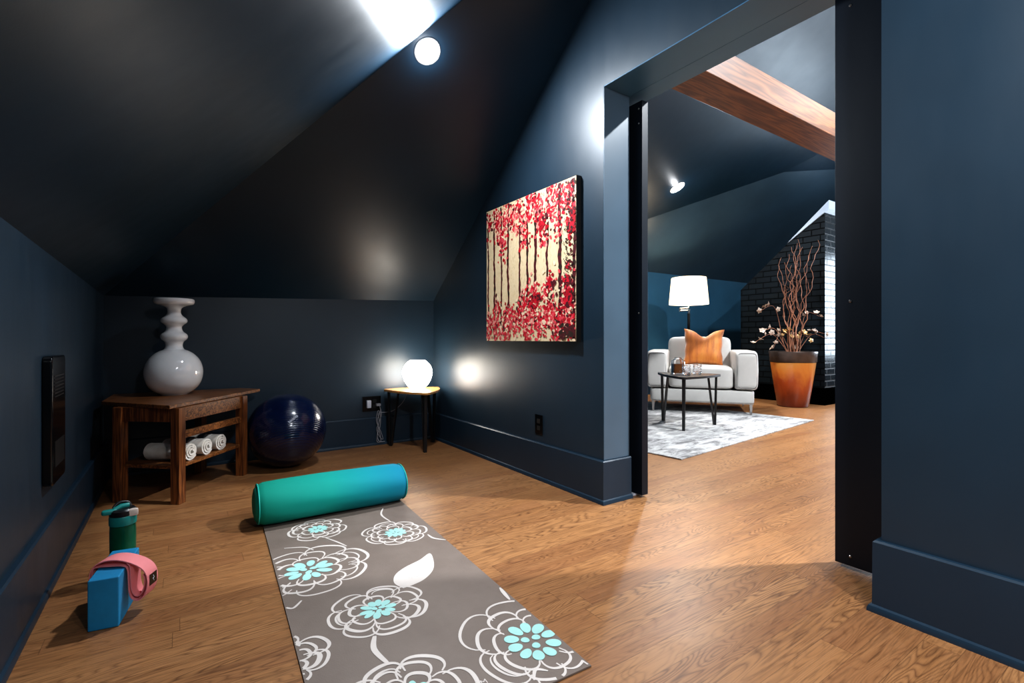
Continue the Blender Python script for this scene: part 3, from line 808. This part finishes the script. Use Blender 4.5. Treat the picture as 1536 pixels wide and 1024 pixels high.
a = MB(); a.box(-.036,-.002,PY0,PY1,PZ0,PZ1,1); a.box(-.0368,-.036,PY0+.003,PY1-.003,PZ0+.003,PZ1-.003,0)
q = random.Random(12); Z_ = -.0371
DK = [0]
def dab(y, z, s, mi, el=1.0, rot=None, n=7, dz=0):
    DK[0] += 1; dz = dz*0+.0001+DK[0]*1.5e-6
    rot = q.uniform(0,PI) if rot is None else rot; pts = []
    for k in range(n):
        t = 2*PI*k/n+q.uniform(-.25,.25); r = s*q.uniform(.65,1.15)
        u_,v__ = r*math.cos(t)*el, r*math.sin(t)
        yy = y+u_*math.cos(rot)-v__*math.sin(rot); zz_ = z+u_*math.sin(rot)+v__*math.cos(rot)
        pts.append((Z_-dz, min(PY1-.003,max(PY0+.003,yy)), min(PZ1-.003,max(PZ0+.003,zz_))))
    a.add(pts, [tuple(range(n))], mi)
def ypx(px):
    r = (px-768)/734; return WX*(-r*.5614+.8275)/(r*.8276+.5614)-2.494
TX = [(736.6,.011),(748.3,.014),(758.6,.011),(769.4,.014),(786.4,.013),(797.5,.014),(810.7,.016),(828.3,.013),(847.3,.019),(868.5,.016)]
hgt = PZ1-PZ0
for px,wd in TX:
    y = min(PY1-.02,max(PY0+.01,ypx(px))); z = PZ0+.003+hgt*q.uniform(0,.12); wob = 0; pv = None; zend = PZ1-.003
    while z < zend:
        wob = wob*.85+q.uniform(-.0035,.0035); w_ = wd*q.uniform(.55,.95); cur = (y+wob, z, w_)
        if pv: a.add([(Z_-.00005,pv[0]-pv[2],pv[1]),(Z_-.00005,pv[0]+pv[2],pv[1]),(Z_-.00005,cur[0]+cur[2],cur[1]),(Z_-.00005,cur[0]-cur[2],cur[1])], [(0,1,2,3)], 2 if q.random()<.75 else 8)
        pv = cur; z += .016
def cluster(yc, zc_, sy, sz, n, dark=.0, dz=.0003):
    for k in range(n):
        y = q.gauss(yc,sy); z = q.gauss(zc_,sz)
        if not (PY0+.006 < y < PY1-.006 and PZ0+.006 < z < PZ1-.006): continue
        r = q.random()
        mi = 3 if r<.20 else 4 if r<.42 else 5 if r<.66 else 6 if r<.84 else 7
        if q.random() < dark: mi = 2 if q.random()<.6 else 3
        dab(y,z,q.uniform(.006,.013),mi,q.uniform(1,1.7),dz=dz+q.random()*.0004)
# top foliage hangs lower in places, bottom foliage mounds
for (px,f,n) in ((735,.80,40),(740,.92,50),(752,.88,70),(757,.78,50),(766,.90,80),(778,.86,80),(790,.80,80),(786,.93,70),(800,.90,70),(806,.95,50),(818,.82,90),(822,.70,70),(815,.92,60),(835,.86,70),(840,.94,60),(845,.72,40),(858,.90,70),(864,.82,50),(866,.70,30),(760,.72,35),(764,.66,20),(793,.70,35)):
    cluster(ypx(px), PZ0+hgt*f, .028, .045, n, .12)
for (px,f,n) in ((738,.06,60),(742,.15,60),(752,.10,80),(752,.25,40),(765,.08,80),(770,.18,90),(780,.12,80),(790,.20,100),(795,.30,40),(800,.08,90),(806,.24,110),(810,.33,40),(818,.12,100),(826,.30,50),(832,.18,110),(833,.37,45),(842,.08,90),(852,.16,100),(855,.28,50),(862,.10,90),(860,.35,30),(868,.22,40)):
    cluster(ypx(px), PZ0+hgt*f, .030, .045, n, .10 if px < 840 else .3)
for (px,f) in ((822,.78),(833,.37),(812,.30),(806,.26),(858,.36),(862,.28),(860,.26),(866,.78),(864,.70)):
    for k in range(16): dab(ypx(px)+q.gauss(0,.018), PZ0+hgt*f+q.gauss(0,.018), q.uniform(.008,.016), q.choice((3,4,4,3,2)), 1.3, dz=.0009)
for k in range(70): dab(ypx(866)+q.gauss(0,.02), PZ0+hgt*q.uniform(.25,.98), q.uniform(.004,.010), q.choice((2,8,2)), 1.5, dz=.001)
for k in range(70): dab(ypx(862)+q.gauss(0,.05), PZ0+.03+abs(q.gauss(0,.03)), q.uniform(.006,.014), q.choice((2,8)), 1.5, dz=.001)
for k in range(60): dab(ypx(857)+q.gauss(0,.012), PZ0+hgt*q.uniform(.36,.72), q.uniform(.003,.006), 8, 1.3, dz=.0002)
a.build('canvas', pm, pc, smooth=0)

# ------------------------------------------------------------------ far room: rug
def rugm():
    m = NT('distressed_grey_rug'); co = m.coord()
    n1 = m.noise(m.mapping(co,(3,9,1)), 1.4, 6, .72, .6); n2 = m.noise(co, 3.2, 5, .7, .4); n3 = m.noise(co, 160, 2, .6); n4 = m.noise(m.mapping(co,(4,26,1)),1.2,4,.7)
    c = m.ramp(n1, [(.38,(.13,.125,.125,1)),(.50,(.33,.32,.315,1)),(.62,(.52,.51,.50,1))])
    c = m.mix(m.math('MULTIPLY', m.ramp(n2,[(.47,(0,0,0,1)),(.60,(1,1,1,1))]), .7), c, (.58,.57,.55,1))
    c = m.mix(m.math('MULTIPLY', m.ramp(n4,[(.52,(0,0,0,1)),(.62,(1,1,1,1))]), .45), c, (.18,.17,.165,1))
    m.l(c, m.p.inputs['Base Color']); m.set(Roughness=.95); m.bump(n3,.5,.002); return m.mat
M['rug'] = rugm()
a = MB(); a.box(0,2.575,0,2.02,.0005,.010,0)
o = a.build('area_rug', M['rug'], smooth=0, bevel=.002); o.matrix_world = Matrix.Translation((2.94,2.196,0))@Matrix.Rotation(R(6.1),4,'Z')
tag(o, 'distressed pale grey area rug under the armchair beyond the doorway', 'rug')

# ------------------------------------------------------------------ armchair
M['ivory'] = simple('ivory_upholstery', (.50,.485,.46,1), .5, var=.05, vs=7, bump=.15, bs=60)
M['welt'] = simple('grey_welting', (.13,.125,.12,1), .5)
AC = Matrix.Translation((5.283,3.681,.010))
ac = empty('armchair', (5.283,3.681,.010), R(-53.6), 'wide ivory upholstered armchair with metal legs on the grey rug', 'armchair')
hw = .60; hd = .44
a = MB(); a.superbox((0,.01,.195),(hw-.035,hd-.01,.072),.12,20); a.build('base_frame', M['ivory'], ac, smooth=60)
for s_ in (-1,1):
    a = MB(); 
    def armfn(p, s_=s_):
        t = max(0,(p.z+.22)/.44); return (p.x+s_*.010*math.sin(PI*t), p.y, p.z)
    a.superbox((s_*(hw-.125),0,.492),(.122,hd,.222),.22,26, fn=armfn); ar = a.build('armrest', M['ivory'], ac, smooth=60)
    a = MB(); x0 = s_*(hw-.125); pts = []
    for k in range(41):
        t = 2*PI*k/40; sg = lambda v,p: math.copysign(abs(v)**p, v)
        pts.append((x0+.098*sg(math.cos(t),.3)+s_*.008, -hd+.012, .492+.196*sg(math.sin(t),.3)))
    a.tube(pts, .004, 6); a.build('welt', M['welt'], ar)
a = MB(); a.superbox((0,-.03,.400),(.355,hd-.045,.125),.22,26, fn=lambda p:(p.x,p.y,p.z*(1+.10*max(0,1-(p.x/.36)**2)*(1 if p.z>0 else 0)))); a.build('seat_cushion', M['ivory'], ac, smooth=60)
a = MB(); a.superbox((0,.29,.66),(.375,.115,.235),.25,26, M=Matrix.Rotation(R(-4),4,'X')); a.build('back_cushion', M['ivory'], ac, smooth=60)
a = MB(); a.superbox((0,.385,.52),(.365,.055,.33),.2,20); a.build('backrest', M['ivory'], ac, smooth=60)
for sx in (-1,1):
    for sy in (-1,1):
        a = MB(); x,y = sx*(hw-.075), sy*(hd-.05)
        a.add([(x-.010,y-.010,0),(x+.010,y-.010,0),(x+.010,y+.010,0),(x-.010,y+.010,0),(x-.017,y-.017,.125),(x+.017,y-.017,.125),(x+.017,y+.017,.125),(x-.017,y+.017,.125)],
              [(3,2,1,0),(4,5,6,7),(0,1,5,4),(1,2,6,5),(2,3,7,6),(3,0,4,7)]); a.build('leg', M['steel'], ac, smooth=0, bevel=.002)
a = MB(); a.box(-(hw-.05),hw-.05,-hd+.02,-hd+.035,.118,.130); a.build('base_rail', M['steel'], ac, smooth=0)

# cushion on the armchair
def pillowm():
    m = NT('orange_velvet'); co = m.coord()
    n1 = m.noise(m.mapping(co,(9,1,1.2)), 1.2, 4, .6); n2 = m.noise(m.mapping(co,(14,3,3)), 2, 5, .75)
    c = m.ramp(n1, [(.3,(.28,.065,.005,1)),(.5,(.46,.13,.010,1)),(.68,(.56,.21,.025,1))])
    c = m.mix(m.math('MULTIPLY', m.ramp(n2,[(.52,(0,0,0,1)),(.66,(1,1,1,1))]), .5), c, (.20,.05,.01,1))
    m.l(c, m.p.inputs['Base Color']); m.set(Roughness=.6, Sheen_Weight=.3); m.bump(n2,.4,.004); return m.mat
M['velvet'] = pillowm()
a = MB(); n = 28; v = []; f = []; s_ = .235
for side in (1,-1):
    for i in range(n+1):
        for j in range(n+1):
            u_,w_ = -1+2*i/n, -1+2*j/n
            x = u_*s_*(1-.10*(1-w_*w_)); z = w_*s_*(1-.10*(1-u_*u_))
            if w_ > 0: z -= .085*w_*math.exp(-(u_*2.6)**2)       # chop dent in the upper edge
            th = .075*max(0,(1-u_**4)*(1-w_**4))**.55
            v.append((x+.004*math.sin(9*w_), -side*th, z))
N1 = (n+1)**2
for sd in (0,1):
    for i in range(n):
        for j in range(n):
            k = sd*N1+i*(n+1)+j; q4 = (k,k+n+1,k+n+2,k+1); f.append(q4 if sd==0 else q4[::-1])
a.add(v,f)
bm_o = a.build('throw_pillow', M['velvet'], smooth=60)
bm_o.matrix_world = Matrix.Translation((5.283,3.681,.010)) @ Matrix.Rotation(R(-53.6),4,'Z') @ Matrix.Translation((.045,.072,.745)) @ Matrix.Rotation(R(-15),4,'X') @ Matrix.Rotation(R(2),4,'Y')
tag(bm_o, 'mottled orange square throw pillow leaning on the ivory armchair back', 'pillow')

# ------------------------------------------------------------------ coffee table + drinks
hairpin_table('coffee_table', ccw([(3.840,2.845),(4.165,3.345),(4.395,2.880)]), .510, M['ebony'], M['blackmetal'], 'low black three legged coffee table on the rug in front of the armchair', .022, .045, fr=.013)
m = NT('clear_glass'); m.set(Base_Color=(.97,.98,1,1), Roughness=.03, Transmission_Weight=1, IOR=1.45)
vn = m.n('ShaderNodeTexVoronoi'); m.l(m.coord(), vn.inputs['Vector']); vn.inputs['Scale'].default_value = 55; m.bump(vn.outputs['Distance'], .9, .006); M['cut'] = m.mat
m = NT('plain_glass'); m.l(m.ramp(m.noise(m.coord(),3,1,.5),[(0,(.96,.97,.98,1)),(1,(1,1,1,1))]), m.p.inputs['Base Color']); m.set(Roughness=.02, Transmission_Weight=1, IOR=1.45); M['glass'] = m.mat
m = NT('amber_liquor'); m.l(m.ramp(m.noise(m.coord(),3,1,.5),[(0,(.30,.10,.02,1)),(1,(.36,.13,.03,1))]), m.p.inputs['Base Color']); m.set(Roughness=.08, Transmission_Weight=.35, IOR=1.36); M['liquor'] = m.mat
TZ = .5105
e = empty('decanter', (4.145,3.135,TZ), R(-34), 'clear glass decanter of amber liquor on the black coffee table', 'decanter')
a = MB(); w_ = .056
def sq(w, z, r=.012):
    out = []
    for cx_,cy_,a0 in ((w-r,w-r,0),(-w+r,w-r,PI/2),(-w+r,-w+r,PI),(w-r,-w+r,3*PI/2)):
        for k in range(5): t = a0+PI/2*k/4; out.append((cx_+r*math.cos(t), cy_+r*math.sin(t), z))
    return out
def loft(mb, rings, mi=0):
    n = len(rings[0]); v = [p for r in rings for p in r]; f = [tuple(range(n-1,-1,-1)), tuple((len(rings)-1)*n+k for k in range(n))]
    for i in range(len(rings)-1):
        for k in range(n): f.append((i*n+k,i*n+(k+1)%n,(i+1)*n+(k+1)%n,(i+1)*n+k))
    mb.add(v,f,mi)
loft(a, [sq(w_,0),sq(w_,.120),sq(.050,.135),sq(.030,.148,.010),sq(.026,.158,.010),sq(.030,.164,.010),sq(.026,.164,.010),sq(.022,.156,.010),sq(.026,.145,.010),sq(.046,.132),sq(w_-.004,.118),sq(w_-.004,.008)])
a.build('bottle_body', M['glass'], e, smooth=40)
a = MB(); loft(a, [sq(w_-.0045,.0085),sq(w_-.0045,.100)]); a.build('liquor', M['liquor'], e, smooth=40)
def tumbler(x, y, lb):
    e = empty('tumbler', (x,y,TZ), 0, lb, 'glass', 'crystal tumblers on the coffee table')
    a = MB(); a.lathe([(0,0),(.036,0),(.039,.004),(.043,.098),(.0405,.098),(.037,.022),(0,.018)], 12); a.build('cup', M['cut'], e, smooth=0)
    return e
tumbler(4.06,2.975,'cut crystal tumbler nearer the front corner of the coffee table'); tumbler(4.245,2.985,'cut crystal tumbler on the right part of the coffee table')

# ------------------------------------------------------------------ floor lamp
fp = (5.806,4.217)
e = empty('floor_lamp', (*fp,0), R(-34), 'floor lamp with white drum shade and swing arm behind the armchair', 'lamp')
m = NT('linen_shade'); co = m.coord(); sep = m.n('ShaderNodeSeparateXYZ'); m.l(co, sep.inputs[0])
tr = m.n('ShaderNodeBsdfTranslucent'); tr.inputs[0].default_value = (.92,.86,.76,1); mx = m.n('ShaderNodeMixShader'); mx.inputs[0].default_value = .5
m.l(m.ramp(m.noise(m.mapping(co,(1,1,60)),20,2,.5),[(.3,(.86,.82,.76,1)),(.7,(.9,.87,.82,1))]), m.p.inputs['Base Color'])
m.set(Roughness=.9, Emission_Color=(1,.88,.68,1), Emission_Strength=.3)
m.l(m.p.outputs[0], mx.inputs[1]); m.l(tr.outputs[0], mx.inputs[2]); m.l(mx.outputs[0], m.out.inputs[0]); M['shade'] = m.mat
zs0, zs1 = 1.335, 1.70
a = MB(); a.lathe([(.262,zs0),(.228,zs1),(.2265,zs1),(.2605,zs0)], 64, closed=True); a.build('lamp_shade', M['shade'], e, smooth=60)
a = MB(); a.lathe([(0,0),(.14,0),(.14,.015),(.02,.025),(.018,.028),(.018,1.21),(0,1.21)], 32); a.build('pole', M['blackmetal'], e)
a = MB(); a.tube([(0,0,1.21),(0,0,1.265)], .016, 16); a.tube([(.015,0,1.255),(-.125,0,1.25)], .010, 10); a.tube([(-.125,0,1.235),(-.125,0,1.285)], .014, 12); a.tube([(-.125,0,1.277),(0,0,1.29),(0,0,1.36)], .010, 10); a.build('swing_arm', M['chrome'], e, smooth=50)
a = MB(); a.tube([(0,0,1.36),(0,0,1.66)], .004, 6)
for k in range(3): t = k*2.1; a.tube([(0,0,1.66),(.227*math.cos(t),.227*math.sin(t),1.685)], .002, 5)
a.build('harp', M['chrome'], e)
a = MB(); a.lathe([(0,1.66),(.008,1.67),(.006,1.70),(.014,1.712),(.010,1.722),(0,1.728)], 16); a.build('finial', M['chrome'], e)
pl = bpy.data.lights.new('bulb_light','POINT'); pl.energy = 24; pl.shadow_soft_size = .045; pl.color = (1,.83,.6)
lo = bpy.data.objects.new('bulb_light', pl); col.objects.link(lo); lo.location = (fp[0],fp[1],1.50)

# ------------------------------------------------------------------ planter
m = NT('orange_glaze'); co = m.coord(); sep = m.n('ShaderNodeSeparateXYZ'); m.l(co, sep.inputs[0])
n1 = m.noise(m.mapping(co,(1,1,.5)), 3.5, 4, .6, .5); z_ = m.math('ADD', m.math('MULTIPLY', sep.outputs[2], 1.3), m.math('MULTIPLY', m.math('SUBTRACT', n1, .5), .9))
m.l(m.ramp(z_, [(.05,(.16,.022,.006,1)),(.35,(.33,.06,.012,1)),(.55,(.52,.17,.03,1)),(.8,(.55,.26,.06,1))]), m.p.inputs['Base Color']); m.set(Roughness=.28, Coat_Weight=.4); M['glaze'] = m.mat
M['rim'] = simple('bronze_rim', (.085,.06,.05,1), .35, .4, .3, 8)
M['moss'] = simple('dry_moss', (.05,.03,.02,1), .9, var=.4, vs=40, bump=.8, bs=60)
px_, py_ = 6.49,3.165
e = empty('planter', (px_,py_,0), 0, 'tall tapered orange glazed planter with dark rim beside the brick chimney', 'planter')
a = MB(); a.lathe([(0,0),(.165,0),(.178,.01),(.215,.25),(.243,.45),(.258,.56),(.250,.565),(0,.565)], 56); a.build('pot_body', M['glaze'], e, smooth=50)
a = MB(); a.lathe([(.257,.562),(.266,.57),(.270,.66),(.277,.69),(.274,.700),(.255,.700),(.250,.66),(.245,.562)], 56, closed=True); a.build('rim', M['rim'], e, smooth=50)
a = MB(); a.lathe([(0,.655),(.12,.65),(.252,.635),(.25,.62),(0,.62)], 40); a.build('moss_filling', M['moss'], e, smooth=60)
M['twig'] = simple('curly_willow_bark', (.30,.13,.075,1), .6, var=.35, vs=20)
M['petal'] = simple('dried_petal', (.50,.40,.33,1), .45, var=.3, vs=20)
M['petalgold'] = simple('gold_petal', (.62,.42,.20,1), .35, .3, .3, 20)
q = random.Random(77)
lookx = Vector((.8276,-.5614,0))         # roughly parallel to the wall of view; spread of the bouquet
dep = Vector((.5614,.8275,0))
tops = [(-.20,.93+.86),(-.13,1.05+.86),(-.10,.98+.86),(-.03,1.16+.86),(-.01,.95+.86),(.03,1.22+.86),(.07,1.27+.86),(.10,1.18+.86),(.12,1.05+.86),(.20,1.18+.86),(.26,1.24+.86),(-.06,1.08+.86),(.05,1.0+.86)]
for i,(sx,zt_) in enumerate(tops):
    base = Vector((px_,py_,.64))+lookx*(sx*.25+q.uniform(-.03,.03))+dep*q.uniform(-.05,.03)
    n_ = 26; pts = []; amp = q.uniform(.016,.030); ph = q.uniform(0,6); fr_ = q.uniform(2.2,3.4)
    dy = q.uniform(-.10,.05)
    for k in range(n_):
        t = k/(n_-1); w_ = amp*min(1,t*3)
        pts.append(base.lerp(Vector((px_,py_,zt_-.0))+lookx*sx+dep*dy, t)+lookx*(w_*math.sin(ph+fr_*2*PI*t)+w_*.5*math.sin(ph*2+fr_*5*PI*t))+dep*w_*math.cos(ph+fr_*2*PI*t))
    a = MB(); r0 = q.uniform(.006,.0085); a.tube(pts, [r0*(1-.75*k/(n_-1)) for k in range(n_)], 6)
    if q.random() < .6:
        k0 = 14; p0 = pts[k0]; tw_ = [p0+Vector((0,0,.05*j))+lookx*(.012*j*q.choice((-1,1)))+dep*.01*math.sin(j*2) for j in range(6)]
        a.tube(tw_, [.004*(1-.15*j) for j in range(6)], 5)
    o = a.build('curly_branch', M['twig'], smooth=60)
    tag(o, 'thin reddish brown curly branch rising out of the orange planter', 'branch', 'curly branches in the orange planter')
# dried flower sprays: (side, height, number of blooms)
sprays = [(-.42,1.22,'dried flower spray on the left reaching highest of the low sprays'),(-.43,.95,'dried flower spray arching out left of the planter'),(-.52,.80,'dried flower spray drooping far left over the planter'),(-.30,.74,'dried flower spray hanging low left above the rim'),(.30,1.14,'dried flower spray standing upright at right of the planter'),(.36,.92,'dried flower spray leaning right above the planter'),(.20,.84,'golden dried blooms low over the right side of the rim'),(-.14,.90,'golden dried blooms low at the left centre of the planter'),(.04,.76,'short dried spray over the front of the rim'),(.50,.80,'thin arching bare spray reaching right toward the brick')]
def bloom(mb, p, s, qq):
    d0 = Vector((qq.uniform(-1,1),qq.uniform(-1,1),qq.uniform(-.2,1))).normalized()
    Q = d0.to_track_quat('Z','Y').to_matrix().to_4x4()
    for k in range(5):
        an = 2*PI*k/5+qq.uniform(-.2,.2); v = []; f = []
        for i in range(5):
            t = i/4; w_ = s*.42*math.sin(PI*min(.98,t*.85+.12)); r = s*t; zz_ = s*.55*math.sin(t*1.6)
            for sd in (-1,0,1): v.append((r*math.cos(an)-sd*w_*math.sin(an), r*math.sin(an)+sd*w_*math.cos(an), zz_+abs(sd)*s*.12))
        for i in range(4):
            for j in range(2): f.append((i*3+j,i*3+j+1,(i+1)*3+j+1,(i+1)*3+j))
        mb.add(v, f, M=Matrix.Translation(p)@Q)
for i,(sx,z1,lb) in enumerate(sprays):
    e = empty('dried_flower_spray', (px_,py_,.64), 0, lb, 'flowers', 'dried sprays in the orange planter')
    mid = lookx*sx*.55+Vector((0,0,max(z1,.88)-.64+.04)); end = lookx*sx+Vector((0,0,z1-.64))+dep*q.uniform(-.12,-.02)
    pts = poly_arc([lookx*sx*.1, lookx*sx*.28+Vector((0,0,.16)), mid, end], 8)
    a = MB(); a.tube(pts, [.005*(1-.6*k/(len(pts)-1)) for k in range(len(pts))], 6); a.build('stem', M['twig'], e, smooth=60)
    if 'bare' in lb: 
        continue
    gold = 'golden' in lb
    for b_ in range(5 if gold else 4):
        p = Vector(pts[-1-b_*3])+Vector((q.uniform(-.03,.03),q.uniform(-.03,.03),q.uniform(-.02,.03)))
        if b_ == 0: p = Vector(pts[-1])
        a = MB(); bloom(a, p, q.uniform(.028,.045), q); a.build('bloom', M['petalgold'] if gold else M['petal'], e, smooth=60)

# ------------------------------------------------------------------ camera, world, view
cam = bpy.data.cameras.new('camera'); cam.sensor_width = 36; cam.lens = 734/1536*36; cam.shift_y = -4/1536; cam.clip_start = .02
co_c = bpy.data.objects.new('camera', cam); col.objects.link(co_c); co_c.location = (0,0,H); co_c.rotation_euler = (PI/2,0,-math.atan2(.5614,.8275))
sc.camera = co_c
wd = bpy.data.worlds.new('world'); sc.world = wd; wd.use_nodes = True
wd.node_tree.nodes['Background'].inputs[0].default_value = (.5,.6,.75,1); wd.node_tree.nodes['Background'].inputs[1].default_value = .3
sc.view_settings.view_transform = 'Standard'
sc.view_settings.look = 'Medium High Contrast'
sc.view_settings.exposure = .15
sc.cycles.use_denoising = True
sc.cycles.max_bounces = 10
sc.cycles.sample_clamp_indirect = 8
